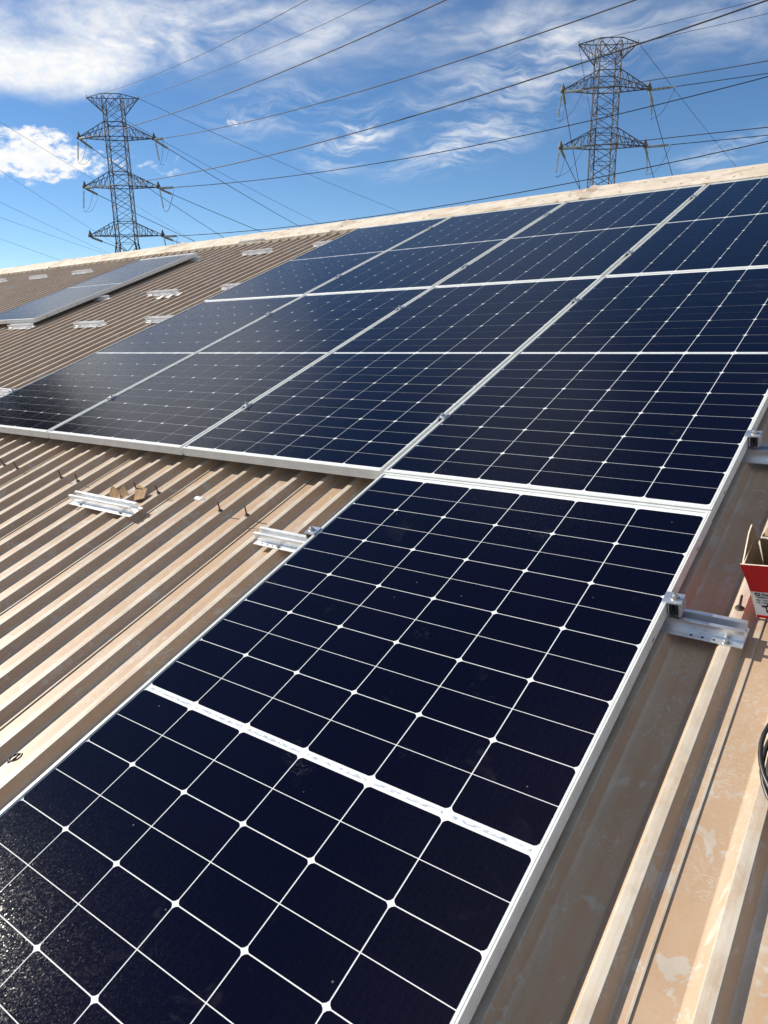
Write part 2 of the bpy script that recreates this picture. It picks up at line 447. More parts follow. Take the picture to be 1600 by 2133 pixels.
def roof_profile():
    P = []      # (u, z, wear)
    for i, r in enumerate(ribs):
        ZR = -0.079
        P += [(r - 0.048, ZP, .15), (r - 0.045, ZP + 0.001, .3), (r - 0.0265, ZR - 0.002, .3), (r - 0.0238, ZR, .95), (r - 0.012, ZR + .0004, .75), (r - 0.0015, ZR, .95),
              (r + 0.0008, ZR - 0.0018, .12), (r + 0.0150, ZP + 0.0035, .12), (r + 0.019, ZP + 0.0008, .75)]
        if i in laps:
            e = {0.711: 0.755}.get(round(r, 3), r + 0.038)
            P += [(r + 0.024, ZP + 0.0022, .1), (e - .004, ZP + 0.0036, .2), (e - .0035, ZP + .0038, 1), (e, ZP + 0.0032, 1), (e, ZP + 0.0022, .2), (e - 0.004, ZP + 0.0018, 0), (e - 0.004, ZP, 0), (e + 0.012, ZP, 0.1)]
        else:
            P += [(r + 0.026, ZP, .5), (r + 0.06, ZP + .0006, 0)]
    return P


prof = roof_profile()
ridge_v = lambda u: 6.10 + 0.012 * max(-12.5, min(u, 0))
vs = [-3.4, -2.2, -1.2, -0.6, -0.2, 0.1, 0.4, 0.7, 1.0, 1.3, 1.7, 2.2, 2.8, 3.5, 4.3, 5.2, 6.30]
rf = MB(); rows = []; wear = []
for v in vs:
    row = []
    for (u, z, q) in prof:
        dz = 0.0011 * mnoise.noise(Vector((u * 5, v * 1.1, 0))); du = 0.0016 * mnoise.noise(Vector((u * 2.0, v * 0.9, 7)))
        row.append((u + du, v, z + dz)); wear.append(q)
    rows.append(row)
rf.quad_strip(rows)
ro = rf.build('roof', M_ROOF, warehouse)
at = ro.data.attributes.new('wear', 'FLOAT', 'POINT'); at.data.foreach_set('value', wear)
# far slope, seen only from elsewhere: same ribbed sheet turned over the ridge
th = 2 * math.asin(0.3215)
RV, RZ = 6.46, -0.085
rb = MB(); rows = []; wear = []
for d in (-0.1, 2.5, 5.0, 9.6):
    row = []
    for (u, z, q) in prof:
        zz = z - ZR - 0.02
        row.append((u, RV + d * math.cos(th) + zz * math.sin(th), RZ - d * math.sin(th) + zz * math.cos(th))); wear.append(q)
    rows.append(row)
rb.quad_strip(rows)
ro2 = rb.build('roof', M_ROOF, warehouse)
at = ro2.data.attributes.new('wear', 'FLOAT', 'POINT'); at.data.foreach_set('value', wear)
# ridge flashing: lengths butted end to end, lower lip notched over the ribs
joints = [8.6, 4.08, 1.16, -1.76, -4.68, -7.61, -10.49, -13.4, -16.3, -19.2, -22.1, -26.0]
for a, b_ in zip(joints[1:], joints[:-1]):
    mb = MB(); us = [a + 0.006]
    for r in ribs:
        for dx in (-0.058, -0.046, -0.030, 0.003, 0.014):
            if a + 0.02 < r + dx < b_ - 0.02:
                us.append(r + dx)
    us.append(b_ - 0.006); us.sort(); rows = []
    sag = random.uniform(-0.006, 0.006)
    for u in us:
        near = min(((u - r) for r in ribs), key=lambda d: abs(d + 0.0135))
        oncrown = -0.036 < near < 0.008
        lip = (ZR + 0.004) if oncrown else (ZP + 0.012)
        rv = ridge_v(u); j1 = 0.004 * mnoise.noise(Vector((u * 3, 1, 0))); j2 = 0.006 * mnoise.noise(Vector((u * 1.2, 5, 0))) + sag
        lift = 0.016 * max(0, 1 - (u - a) / 0.10)
        sec = [(rv + 0.012, lip + .002), (rv + j1, lip), (rv + 0.004 + j1, ZR + 0.022 + lift), (rv + 0.03, ZR + 0.034 + lift), (rv + 0.10, ZR + 0.042 + j2 + lift), (rv + 0.24, ZR + 0.050 + j2 + lift),
               (rv + 0.345, ZR + 0.053 + j2 + lift), (rv + 0.375, ZR + 0.044 + j2 + lift), (rv + 0.39, ZR + 0.026 + lift), (rv + 0.46, ZR - 0.03 + lift), (rv + 0.62, ZR - 0.15), (rv + 0.66, ZR - 0.21)]
        rows.append([(u, y, z) for y, z in sec])
    mb.quad_strip(rows, 0, False, False)
    mb.poly([p for p in rows[0]]); mb.poly(list(reversed(rows[-1])))
    mb.build('ridge_cap', M_RIDGE, warehouse)
# walls
mb = MB(); zr = lambda v: (v * 0.3215)
inv = ROOF.inverted()


def wall(name, p, q, z0, z1, t=0.22):
    m_ = MB(); p, q = Vector(p), Vector(q); d = (q - p).normalized(); n = Vector((-d.y, d.x, 0)) * t
    pts = [Vector((*p.xy, z0)), Vector((*q.xy, z0)), Vector((*q.xy, z1[1])), Vector((*p.xy, z1[0]))]
    if len(z1) == 3:
        mid_ = (p + q) / 2; pts.insert(3, Vector((*mid_.xy, z1[2])))
    A_ = [inv @ x for x in pts]; B_ = [inv @ (x + n) for x in pts]
    m_.poly(A_); m_.poly(list(reversed(B_)))
    for i in range(len(A_)):
        j = (i + 1) % len(A_); m_.poly([A_[j], A_[i], B_[i], B_[j]])
    return m_.build(name, M_WALL, warehouse)


wall('wall', (-25.6, -2.9, 0), (8.2, -2.9, 0), -6.3, (-1.62, -1.02))
wall('wall', (8.2, 15.0, 0), (-25.6, 15.0, 0), -6.3, (-1.15, -1.75))
wall('wall', (8.2, -2.9, 0), (8.2, 15.0, 0), -6.3, (-1.08, -1.2, 1.86))
wall('wall', (-25.6, 15.0, 0), (-25.6, -2.9, 0), -6.3, (-1.8, -1.68, 1.26))

# ------------------------------------------------------------------ solar panels
HX, HY = 0.563, 1.1443
PU, PV, MIDGAP = 0.1838, 0.1848, 0.0185


def rect_sweep(mb, prof, hx, hy, mat=0):
    rows = []
    for d, z in prof:
        rows.append([(-hx + d, -hy + d, z), (hx - d, -hy + d, z), (hx - d, hy - d, z), (-hx + d, hy - d, z)])
    rows.append(rows[0])
    base = len(mb.v)
    mb.quad_strip(rows, mat, True)


fr = MB()
rect_sweep(fr, [(0, -.040), (0, -.0235), (.0010, -.0228), (.0010, -.0212), (0, -.0205), (0, -.0012), (.0010, 0), (.0040, 0), (.0045, -.0009), (.0055, -.0009), (.0060, 0), (.0098, 0), (.0104, -.0008), (.0104, -.0046),
                (.0022, -.0046), (.0022, -.0375), (.030, -.0375), (.030, -.040)], HX, HY)
for s in (-1, 1):       # drain slots in the long sides
    for y in (-1.0, -0.62, 0.62, 1.0):
        fr.box((s * HX, y, -0.030), (0.0012, 0.016, 0.004), 1)
fm = fr.mesh('frame', [M_FRAME, M_DARK])
gl = MB()
gl.poly([(-HX + .004, -HY + .004, -.0042), (HX - .004, -HY + .004, -.0042), (HX - .004, HY - .004, -.0042), (-HX + .004, HY - .004, -.0042)], 1)
ch = 0.0082
for half in (-1, 1):
    for r in range(6):
        for s in (0, 1):
            for c in range(6):
                x0 = (c - 3) * PU + 0.0016; x1 = (c - 2) * PU - 0.0016
                lo = MIDGAP / 2 + r * PV + s * PV / 2; hi = lo + PV / 2
                y0 = lo + (0.0011 if s == 0 else 0.0009); y1 = hi - (0.0009 if s == 0 else 0.0011)
                if s == 0:
                    pts = [(x0 + ch, y0), (x1 - ch, y0), (x1 - ch * .35, y0 + ch * .42), (x1, y0 + ch), (x1, y1), (x0, y1), (x0, y0 + ch), (x0 + ch * .35, y0 + ch * .42)]
                else:
                    pts = [(x0, y0), (x1, y0), (x1, y1 - ch), (x1 - ch * .35, y1 - ch * .42), (x1 - ch, y1), (x0 + ch, y1), (x0 + ch * .35, y1 - ch * .42), (x0, y1 - ch)]
                pts = [(x, half * y, -.0036) for x, y in pts]
                gl.poly(pts if half > 0 else list(reversed(pts)), 0)
for c in range(6):      # ribbon in the mid gap, broken at the column lines
    gl.poly([((c - 3) * PU + .012, -.0030, -.0036), ((c - 2) * PU - .010, -.0030, -.0036), ((c - 2) * PU - .010, .0030, -.0036), ((c - 3) * PU + .012, .0030, -.0036)], 2)
gm = gl.mesh('glass', [M_CELL, M_BACK, M_RIBBON])
jb = MB(); jb.box((0, 0.0, -0.0155), (0.10, 0.06, 0.020), 0); jm = jb.mesh('junction_box', [M_RUBBER])

COLP = 1.1411


def panel(u, v, z, label, rz=0.0):
    t = thing('solar_panel', onroof(u, v, z, rz), label, 'solar panel', 'solar panels on the roof')
    for nm, me in (('frame', fm), ('glass', gm), ('junction_box', jm)):
        o = bpy.data.objects.new(nm, me); COL.objects.link(o); o.parent = t
    return t


panel(0.0, 0.0, 0.0, 'big solar panel in the foreground with its white middle strip, nearest the viewer')
lower = ['rightmost solar panel of the lower row, directly above the foreground panel', 'lower row solar panel, second from the right', 'lower row solar panel, third from the right',
         'leftmost solar panel of the lower row, dark reflection in its lower corner']
upper = ['rightmost solar panel of the upper row, below the cream ridge', 'upper row solar panel, second from the right, below the ridge', 'upper row solar panel, third from the right, below the ridge', 'leftmost solar panel of the upper row, below the ridge']
for i in range(4):
    panel(-COLP * i, 2.2898, 0.004, lower[i])
    panel(-COLP * i - 0.008 * i, 4.5805, 0.004, upper[i])
panel(-6.90, 4.34, 0.0, 'lone grey looking solar panel lying apart from the array on the left of the roof')

# ------------------------------------------------------------------ mounting rails
RL = 0.452


def make_rail(u, v, label, rz=0.0, L=RL, bolts=(-0.1465, 0.1465), dark=False):
    """short mounting rail: base flanges, two leaning walls with lips, screws on the front flange; front flange edge at v"""
    t = thing('mounting_rail', onroof(u, v + 0.037, ZR, rz), label, 'mounting rail', 'short aluminium mounting rails screwed to the ribs')
    m_ = MB(); h = L / 2
    m_.prism([(-.037, .0005), (.037, .0005), (.037, .0030), (-.037, .0030)], -h, h)
    for s in (-1, 1):
        a = [(s * .0125, .0030), (s * .0150, .0030), (s * .0150, .0130), (s * .0125, .0130)]
        b = [(s * .0125, .0130), (s * .0150, .0130), (s * .0172, .0165), (s * .0147, .0165)]
        c = [(s * .0147, .0165), (s * .0172, .0165), (s * .0185, .0360), (s * .0160, .0360)]
        d = [(s * .0120, .0360), (s * .0200, .0360), (s * .0205, .0388), (s * .0115, .0388)]
        e = [(s * .0205, .0340), (s * .0218, .0340), (s * .0218, .0388), (s * .0205, .0388)]
        for q in (a, b, c, d, e):
            m_.prism(q if s > 0 else list(reversed(q)), -h, h)
    for x in [h - .012 - .0255 * k for k in range(1, 5)] + [-h + .012 + .0255 * k for k in range(1, 5)]:
        for y in (-.0275, .0275):
            m_.lathe([(.0034, .0030), (.0034, .0033)], 8, 1, (x, y, 0))
    m_.build('rail', [M_ALU_B if dark is False else M_ALU, M_DARK], t)
    for x in bolts:
        for y in ((-.0275,) if x != bolts[0] else (-.0275, .0275)):
            s = MB()
            s.lathe([(.0085, .0031), (.0085, .0042), (.0075, .0046)], 12)
            s.lathe([(.0058, .0047), (.0058, .0098), (.0046, .0108)], 6)
            so_ = s.build('screw', M_STEEL, t); so_.location = (x, y, 0)
    return t


make_rail(-1.807, 0.7045, 'loose aluminium mounting rail on bare ribs beside torn cardboard scraps', 0.0)
make_rail(-0.630, 0.7040, 'aluminium mounting rail sticking out left of the foreground panel', 0.0, RL, (-0.1120, 0.13))
make_rail(0.5085, 0.7050, 'aluminium mounting rail sticking out right of the foreground panel, in front of the red box', 0.0, RL, (0.190, -0.10), True)
make_rail(0.545, 1.565, 'aluminium mounting rail at the right picture edge beside the lower right panel', 0.0, RL, (0.12, -0.12), True)
for i, nm in ((1, 'first'), (2, 'second'), (3, 'third')):
    pass
far = [(-5.30, 3.990, 'mounting rail between array and lone panel with white scraps just below it'), (-5.275, 5.392, 'mounting rail near the ridge, right of the lone panel top end'),
       (-5.325, 3.105, 'brightest mounting rail, lowest of three between array and lone panel'), (-6.58, 3.125, 'mounting rail on the ribs just below the lower end of the lone panel'),
       (-6.41, 3.96, 'mounting rail poking out under the middle of the lone panel'), (-6.45, 5.38, 'mounting rail poking out under the upper right corner of the lone panel'),
       (-8.75, 5.39, 'mounting rail left of the lone panel, nearest to it'), (-9.90, 5.385, 'mounting rail left of the lone panel, middle of three'),
       (-11.15, 5.42, 'mounting rail at the left picture edge, farthest along the roof'),
       (-4.30, 3.16, 'mounting rail end at the left edge of the leftmost lower panel, higher one'), (-4.22, 4.02, 'mounting rail end at the array left edge just above the row joint'), (-4.22, 5.42, 'mounting rail end at the array left edge near the ridge'),
       (-5.95, 6.02, 'small mounting rail lying against the ridge flashing'), (-4.21, 1.66, 'mounting rail under the end clamp at the far left picture edge')]
for u, v, lb in far:
    make_rail(u, v, lb)
# rails that carry the array along each seam (ends hidden under the panels)
for i in range(0, 3):
    for j, v in enumerate((1.570, 2.985, 3.845, 5.270)):
        make_rail(-0.5706 - COLP * i, v, 'mounting rail under the %s mid clamp of the %s seam from the right' % (('lowest', 'second lowest', 'second highest', 'highest')[j], ('first', 'second', 'third')[i]))


# ------------------------------------------------------------------ clamps
def hexbolt(parent, z, x=0.0, y=0.0, s=1.0):
    m_ = MB(); m_.lathe([(.0090 * s, z), (.0090 * s, z + .0014), (.0082 * s, z + .0018)], 14)
    m_.lathe([(.0060 * s, z + .0019), (.0060 * s, z + .0085), (.0050 * s, z + .0095)], 6)
    m_.lathe([(.0036 * s, z + .0095), (.0036 * s, z + .0135)], 8)
    o = m_.build('bolt', M_STEEL, parent); o.location = (x, y, 0); return o


def make_mid(u, v, label):
    t = thing('mid_clamp', onroof(u, v, 0.0045), label, 'clamp', 'mid clamps on the seams between panels')
    m_ = MB()
    m_.prism([(-.021, .0003), (.021, .0003), (.021, .0040), (-.021, .0040)], -.0175, .0175)
    m_.box((0, 0, -.018), (.010, .040, .036))
    m_.build('plate', M_ALU, t); hexbolt(t, .0041)
    n_ = MB(); n_.box((0, 0, -.010), (.012, .030, .019)); n_.box((0, -.024, -.004), (.009, .008, .014)); n_.build('spacer', M_RUBBER, t)
    return t


seams = ['first seam from the right', 'second seam from the right', 'third seam from the right']
pv = [(1.597, 'lowest'), (3.012, 'second lowest'), (3.878, 'second highest'), (5.300, 'highest')]
src = None
for i in range(3):
    for v, h in pv:
        lb = '%s mid clamp of four on the %s of the array' % (h, seams[i])
        mx = onroof(-0.5706 - COLP * i - (0.008 * i if v > 3.4 else 0), v, 0.0045)
        if src is None:
            src = make_mid(-0.5706, v, lb)
        else:
            copy_thing(src, mx, lb)


def make_end(u, v, side, label, zt=0.0005):
    """end clamp: plate over the frame lip, serrated leg outside it, dark insert, bolt; side +1 = frame lies to the left"""
    t = thing('end_clamp', onroof(u, v, zt, 0 if side > 0 else math.pi), label, 'clamp', 'end clamps at the outer panel edges')
    m_ = MB()
    m_.prism([(-.020, .0003), (.020, .0003), (.020, .0045), (-.020, .0045)], -.010, .034)
    m_.box((.030, 0, -.0175), (.004, .038, .036)); m_.box((.0045, 0, -.019), (.0022, .036, .034))
    for k in range(4):
        m_.box((.0335, 0, -.006 - .008 * k), (.003, .036, .003))
    m_.build('plate', M_ALU, t); hexbolt(t, .0046, .016, 0, 1.15)
    n_ = MB(); n_.box((.0105, 0, -.018), (.006, .034, .030)); n_.box((.022, .0, -.018), (.007, .034, .030)); n_.build('insert', M_RUBBER, t)
    b_ = MB(); b_.lathe([(.0042, -.055), (.0042, .0)], 8, 0, (.016, 0, 0)); b_.build('shank', M_STEEL, t)
    return t


make_end(-0.563, 0.741, -1, 'end clamp on the left edge of the foreground panel')
make_end(0.563, 0.741, 1, 'end clamp on the right edge of the foreground panel, in front of the red box')
make_end(0.564, 1.602, 1, 'end clamp on the right edge of the lower right panel, at the picture edge', 0.0045)
make_end(-3.988, 1.605, -1, 'end clamp at the far left picture edge on the leftmost lower panel', 0.0045)

# ------------------------------------------------------------------ small things on the roof
bsrc = None
for u, v, tl, ta in [(-2.931, .898, .2, 1), (-2.802, .890, .25, 2), (-2.372, .879, .12, 3), (-2.208, .875, .3, 2.6), (-1.78, .886, .25, 2.7), (-1.63, .894, .05, 2), (-1.173, .852, .22, 2.8), (-1.032, .855, .3, 2.9), (.702, .848, .05, 2.5)]:
    cr = min(ribs, key=lambda r: abs(r - .013 - u)) - .013
    mx = onroof(cr, v, ZR + .0006)
    lb = 'thin dark bolt standing on a bare rib below the array' if u < 0 else 'thin dark bolt standing on a rib crown in front of the red box'
    if bsrc is None:
        bsrc = thing('roof_bolt', mx, lb, 'bolt', 'old bolts standing on the roof ribs')
        a_ = MB(); a_.lathe([(.0030, .001), (.0030, .040), (.0022, .0425)], 8); sh = a_.build('shank', M_RUST, bsrc); sh.rotation_euler = (R(4), R(-6), 0)
        a_ = MB(); a_.lathe([(.0105, .0), (.0105, .0018), (.0085, .0030), (.0050, .0034)], 14); a_.lathe([(.0055, .0036), (.0055, .0080)], 6); a_.build('washer', M_RUST, bsrc)
    else:
        c = copy_thing(bsrc, mx @ Matrix.Rotation(ta, 4, 'Z'), lb)
        if u > 0:
            c['group'] = 'old bolts standing on the roof ribs'


def flat_scrap(name, pts, thick, mat, label, cat, group=None, mats2=None):
    m_ = MB(); A_ = [Vector(p) for p in pts]
    n = (A_[1] - A_[0]).cross(A_[2] - A_[0]).normalized() * thick
    B_ = [p + n for p in A_]
    m_.poly(list(reversed(A_))); m_.poly(B_)
    for i in range(len(A_)):
        j = (i + 1) % len(A_); m_.poly([A_[i], A_[j], B_[j], B_[i]], 1 if mats2 else 0)
    o = m_.build(name, [mat] + ([mats2] if mats2 else [])); o.matrix_world = ROOF
    return tag(o, label, cat, group)


CG = 'torn cardboard scraps behind the loose rail'
flat_scrap('cardboard_scrap', [(-1.905, .815, -.104), (-1.800, .820, -.078), (-1.815, .842, -.072), (-1.885, .855, -.050)], .003, M_CARD, 'pointed brown cardboard scrap behind the loose rail, leftmost of three', 'cardboard', CG, M_CARDW)
flat_scrap('cardboard_scrap', [(-1.835, .824, -.078), (-1.745, .822, -.095), (-1.775, .850, -.074), (-1.815, .868, -.048)], .003, M_CARD, 'small triangular cardboard scrap behind the loose rail, middle of three', 'cardboard', CG, M_CARDW)
flat_scrap('cardboard_scrap', [(-1.745, .832, -.100), (-1.655, .842, -.079), (-1.690, .895, -.066), (-1.770, .905, -.062)], .003, M_CARD, 'square cardboard scrap by the loose rail, rightmost of three', 'cardboard', CG, M_CARDW)
flat_scrap('plastic_clip', [(-1.385, .895, -.0785), (-1.345, .893, -.0785), (-1.338, .912, -.074), (-1.360, .905, -.070), (-1.385, .910, -.0755)], .004, M_WHITE, 'small white plastic clip lying on a rib right of the loose rail', 'clip')
for k, (u, v, s) in enumerate([(-5.20, 3.91, .045), (-5.08, 3.93, .04), (-4.99, 3.98, .03)]):
    flat_scrap('plastic_scrap', [(u - s, v - .03, -.078), (u + s * .8, v - .04, -.078), (u + s, v + .02, -.066), (u - s * .4, v + .04, -.072)], .004, M_WHITE,
               ('left white scrap of three', 'middle white scrap of three', 'small right white scrap of three')[k] + ' on the ribs below the mid roof rail', 'scrap', 'white scraps below the mid roof rail')
m_ = MB(); pts = []
for k in range(40):
    a = k / 39 * 4.4 * math.pi
    pts.append((.010 * math.cos(a) * (1 + .25 * math.sin(a * .7)) + .004 * k / 39, .016 * math.sin(a) + .010 * k / 39, .004 + .003 * math.sin(a * 1.3)))
m_.tube(pts, .0022, 6)
o = m_.build('cable_tie', M_RUBBER); o.matrix_world = onroof(-.796, -.298, ZR); tag(o, 'small black curled cable tie on a rib left of the foreground panel', 'cable tie')
m_ = MB(); pts = [(.05 * t_, .02 * math.sin(t_ * 2), .002) for t_ in [k / 8 for k in range(9)]]
m_.tube(pts, .0012, 5); o = m_.build('wire_offcut', M_RUBBER); o.matrix_world = onroof(-.985, .80, ZP + .006, -.2); tag(o, 'short dark wire offcut by the sheet lap left of the foreground panel rail', 'wire')

# red box at the right edge
BOX = onroof(0.740, 0.826, ZR + .002, R(-4)) @ Matrix.Rotation(R(-9), 4, 'Y')
box = thing('cardboard_box', BOX, 'open red and white cardboard box with printed label standing at the right picture edge', 'box')
bw, bd, bh = 0.26, 0.105, 0.155
t_ = 0.0035


def sheet(name, pts, thick, mats, parent):
    m_ = MB(); A_ = [Vector(p) for p in pts]; n = (A_[1] - A_[0]).cross(A_[2] - A_[0]).normalized() * thick
    B_ = [p + n for p in A_]
    m_.poly(list(reversed(A_)), 0); m_.poly(B_, 1)
    for i in range(len(A_)):
        j = (i + 1) % len(A_); m_.poly([A_[i], A_[j], B_[j], B_[i]], 2)
    return m_.build(name, mats, parent)


hl = 0.076
sheet('lower_front_panel', [(0, 0, 0), (0, 0, hl), (bw, 0, hl), (bw, 0, 0)], t_, [M_LABEL, M_CARD, M_CARDW], box)
sheet('upper_front_panel', [(-.002, -.003, hl + .001), (-.012, -.010, bh + .002), (bw, -.010, bh), (bw, -.003, hl + .001)], t_, [M_RED, M_CARD, M_CARDW], box)
sheet('side_panel', [(-.0005, bd, 0), (-.010, bd, bh + .01), (-.012, .002, bh - .008), (-.0005, .005, 0)], t_, [M_RED, M_CARD, M_CARDW], box)
sheet('back_panel', [(bw, bd, 0), (bw, bd, bh + .002), (.0, bd, bh + .002), (.0, bd, 0)], t_, [M_RED, M_CARD, M_CARDW], box)
sheet('side_panel', [(bw, .002, 0), (bw, .002, bh), (bw, bd, bh), (bw, bd, 0)], t_, [M_RED, M_CARD, M_CARDW], box)
sheet('bottom_panel', [(0, .004, .001), (bw, .004, .001), (bw, bd - .004, .001), (0, bd - .004, .001)], t_, [M_CARD, M_CARD, M_CARDW], box)
sheet('flap', [(-.010, bd + .001, bh + .010), (-.019, bd + .010, bh + .032), (-.017, bd - .022, bh + .029), (-.012, .003, bh - .004)], t_, [M_CARD, M_CARD, M_CARDW], box)
sheet('flap', [(bw, bd + .004, bh + .003), (bw, bd + .035, bh + .008), (.012, bd + .035, bh + .012), (.004, bd + .004, bh + .003)], t_, [M_LABEL, M_CARD, M_CARDW], box)
lbl = MB()      # thin red stripe and printed icon
lbl.box((bw / 2, -.0008, .004), (bw - .004, .0008, .007), 0)
lbl.build('stripe', M_RED, box)
ic = MB()
ic.box((.034, -.0006, .035), (.030, .0008, .004)); ic.box((.034, -.0006, .027), (.018, .0008, .020)); ic.box((.034, -.0006, .0145), (.009, .0008, .012)); ic.box((.034, -.0006, .0395), (.010, .0008, .006))
ic.box((.021, -.0006, .0335), (.010, .0008, .003)); ic.build('printed_icon', M_INK, box)
ic = MB()
for x in (.030, .038):
    ic.box((x, -.0012, .029), (.003, .0008, .008))
ic.build('icon_slot', M_LABEL, box)


def text(body, size, x, z, bold=0.0):
    cu = bpy.data.curves.new('lettering', 'FONT'); cu.body = body; cu.size = size; cu.extrude = 0.0003; cu.offset = bold
    tmp = bpy.data.objects.new('lettering', cu); COL.objects.link(tmp)
    dg = bpy.context.evaluated_depsgraph_get(); me = bpy.data.meshes.new_from_object(tmp.evaluated_get(dg)); bpy.data.objects.remove(tmp)
    me.materials.clear(); me.materials.append(M_INK)
    o = bpy.data.objects.new('lettering', me); COL.objects.link(o); o.parent = box; o.location = (x, -.0007, z); o.rotation_euler = (R(90), 0, 0)
    return o


text('K2 Cross Clamp', .0105, .005, .0645, .0004)
text('Mittelklemme Flat', .0060, .006, .0580)
text('Qty. / contents', .0062, .006, .0500)
text('Pcs. / Cart. 50', .0062, .006, .0430)

# cable coil at the right edge
m_ = MB(); pts = []
for k in range(6 * 40 + 1):
    a = k / 40 * 2 * math.pi; lp = int(k / 40)
    rr = .128 + .011 * math.sin(lp * 2.1 + 1) + .004 * math.sin(a * 2 + lp)
    pts.append((rr * math.cos(a) + .006 * math.sin(lp * 1.7), rr * 1.12 * math.sin(a) + .007 * math.cos(lp * 2.3), .008 + .0065 * lp + .006 * math.sin(a + lp * 1.3)))
m_.tube(pts, .0046, 8)
o = m_.build('cable_coil', M_RUBBER); o.matrix_world = onroof(.972, .415, ZR + .004) @ Matrix.Rotation(R(6), 4, 'X')
tag(o, 'coil of black solar cable lying on the ribs at the right picture edge', 'cable')


# ------------------------------------------------------------------ pylons
def lattice_face(m_, P0, P1, Q0, Q1, n, r):
    """cross bracing between two legs P0-P1 and Q0-Q1"""
    for i in range(n):
        a, b = i / n, (i + 1) / n
        p0, p1, q0, q1 = P0.lerp(P1, a), P0.lerp(P1, b), Q0.lerp(Q1, a), Q0.lerp(Q1, b)
        m_.bar(p0, q1, r); m_.bar(q0, p1, r)
        if i % 2 == 0:
            m_.bar(p0, q0, r)


def pylon(base, ex, heights, label, zb):
    """lattice tower; ex = unit vector along the cross arms, heights of the arm levels above z = 0"""
    ang = math.atan2(ex[1], ex[0])
    t = thing('power_pylon', Matrix.Translation((base[0], base[1], zb)) @ Matrix.Rotation(ang, 4, 'Z'), label, 'pylon', 'lattice pylons behind the roof')
    hp, arms = heights[0] - zb, [h - zb for h in heights[1:]]
    m_ = MB(); b = 1.30; bt = 1.22
    zlow = arms[-1] - 1.0 if len(arms) == 3 else arms[-1] - 7.5
    zt = hp - 0.05
    legs = []
    for sx in (-1, 1):
        for sy in (-1, 1):
            lo = Vector((sx * 3.6, sy * 3.6, 0)); mi = Vector((sx * b, sy * b, zlow)); hi = Vector((sx * bt, sy * bt, zt)); legs.append((lo, mi, hi))
            m_.bar(lo, mi, .11); m_.bar(mi, hi, .08)
    for i, j in ((0, 1), (1, 3), (3, 2), (2, 0)):
        lattice_face(m_, legs[i][1], legs[i][2], legs[j][1], legs[j][2], 12 if len(arms) == 3 else 13, .036)
        lattice_face(m_, legs[i][0], legs[i][1], legs[j][0], legs[j][1], 5, .06)
    m_.build('tower_body', M_PYLON, t)
    # earth wire beam across the top
    m_ = MB(); tipx = 3.45
    for s in (-1, 1):
        tip = Vector((s * tipx, 0, hp)); 
        for sy in (-1, 1):
            top = Vector((s * bt, sy * bt, hp + .25)); low = Vector((s * bt, sy * bt, hp - 1.95))
            m_.bar(top, tip, .06); m_.bar(low, tip, .06)
            for q in (.33, .66):
                m_.bar(top.lerp(tip, q), low.lerp(tip, q), .03); m_.bar(top.lerp(tip, q), low.lerp(tip, q - .33), .03)
        m_.bar((s * bt, -bt, hp + .25), (s * bt, bt, hp + .25), .05)
        m_.bar(tip + Vector((0, 0, -.15)), tip + Vector((0, 0, .35)), .05)
    for sy in (-1, 1):
        m_.bar((-bt, sy * bt, hp + .25), (bt, sy * bt, hp + .25), .06)
        for k in range(2):
            m_.bar((-bt + k * bt, sy * bt, hp + .25), (0 if k == 0 else bt, sy * bt, hp - 1.4), .04); m_.bar((-bt + k * bt, sy * bt, hp - 1.4), (0 if k == 0 else bt, sy * bt, hp + .25), .04)
    m_.build('top_beam', M_PYLON, t)
    half = 5.05
    for z in arms:
        m_ = MB()
        for s in (-1, 1):
            tip = Vector((s * half, 0, z))
            for sy in (-1, 1):
                inner = Vector((s * b, sy * b, z)); up = Vector((s * b, sy * b, z + 1.8))
                m_.bar(inner, tip, .07); m_.bar(up, tip + Vector((0, 0, .12)), .06)
                for k in range(1, 5):
                    q = k / 5
                    m_.bar(inner.lerp(tip, q), up.lerp(tip, q), .038); m_.bar(inner.lerp(tip, q), up.lerp(tip, q - .2), .038)
            for k in range(0, 5):
                q, q2 = k / 5, (k + 1) / 5
                a1, a2 = Vector((s * b, -b, z)), Vector((s * b, b, z))
                m_.bar(a1.lerp(tip, q), a2.lerp(tip, q2), .038); m_.bar(a1.lerp(tip, q), a2.lerp(tip, q), .038)
            # tip plate with bird guard cone
            m_.lathe([(.34, z + .05), (.22, z + .35), (.03, z + .85)], 8, 0, (s * half, 0, 0)); m_.box((s * half, 0, z - .06), (.45, .6, .18))
        for sy in (-1, 1):
            m_.bar((-b, sy * b, z), (b, sy * b, z), .07); m_.bar((-b, sy * b, z + 1.8), (b, sy * b, z + 1.8), .05)
        m_.build('cross_arm', M_PYLON, t)
    return t


def local(t, p):
    return t.matrix_world.inverted() @ Vector(p)


def string(t, p, d, n=17, pitch=.16, r=.17):
    """insulator string starting at world point p running along d; returns its far end"""
    p = Vector(p); d = Vector(d).normalized(); a = d.orthogonal().normalized(); b = d.cross(a); rows = []
    for k in range(n):
        c = p + d * (.3 + pitch * k)
        for rr, dd in ((.03, 0), (r, .03), (r * .9, .07), (.03, .11)):
            rows.append([local(t, c + d * dd + (a * math.cos(q * math.pi / 4) + b * math.sin(q * math.pi / 4)) * rr) for q in range(8)])
    m_ = MB(); m_.quad_strip(rows, 0, True)
    e = p + d * (.3 + pitch * n + .25)
    m_.bar(local(t, p), local(t, p + d * .35), .03); m_.bar(local(t, e - d * .3), local(t, e), .035)
    m_.build('insulator', M_INS, t)
    return e


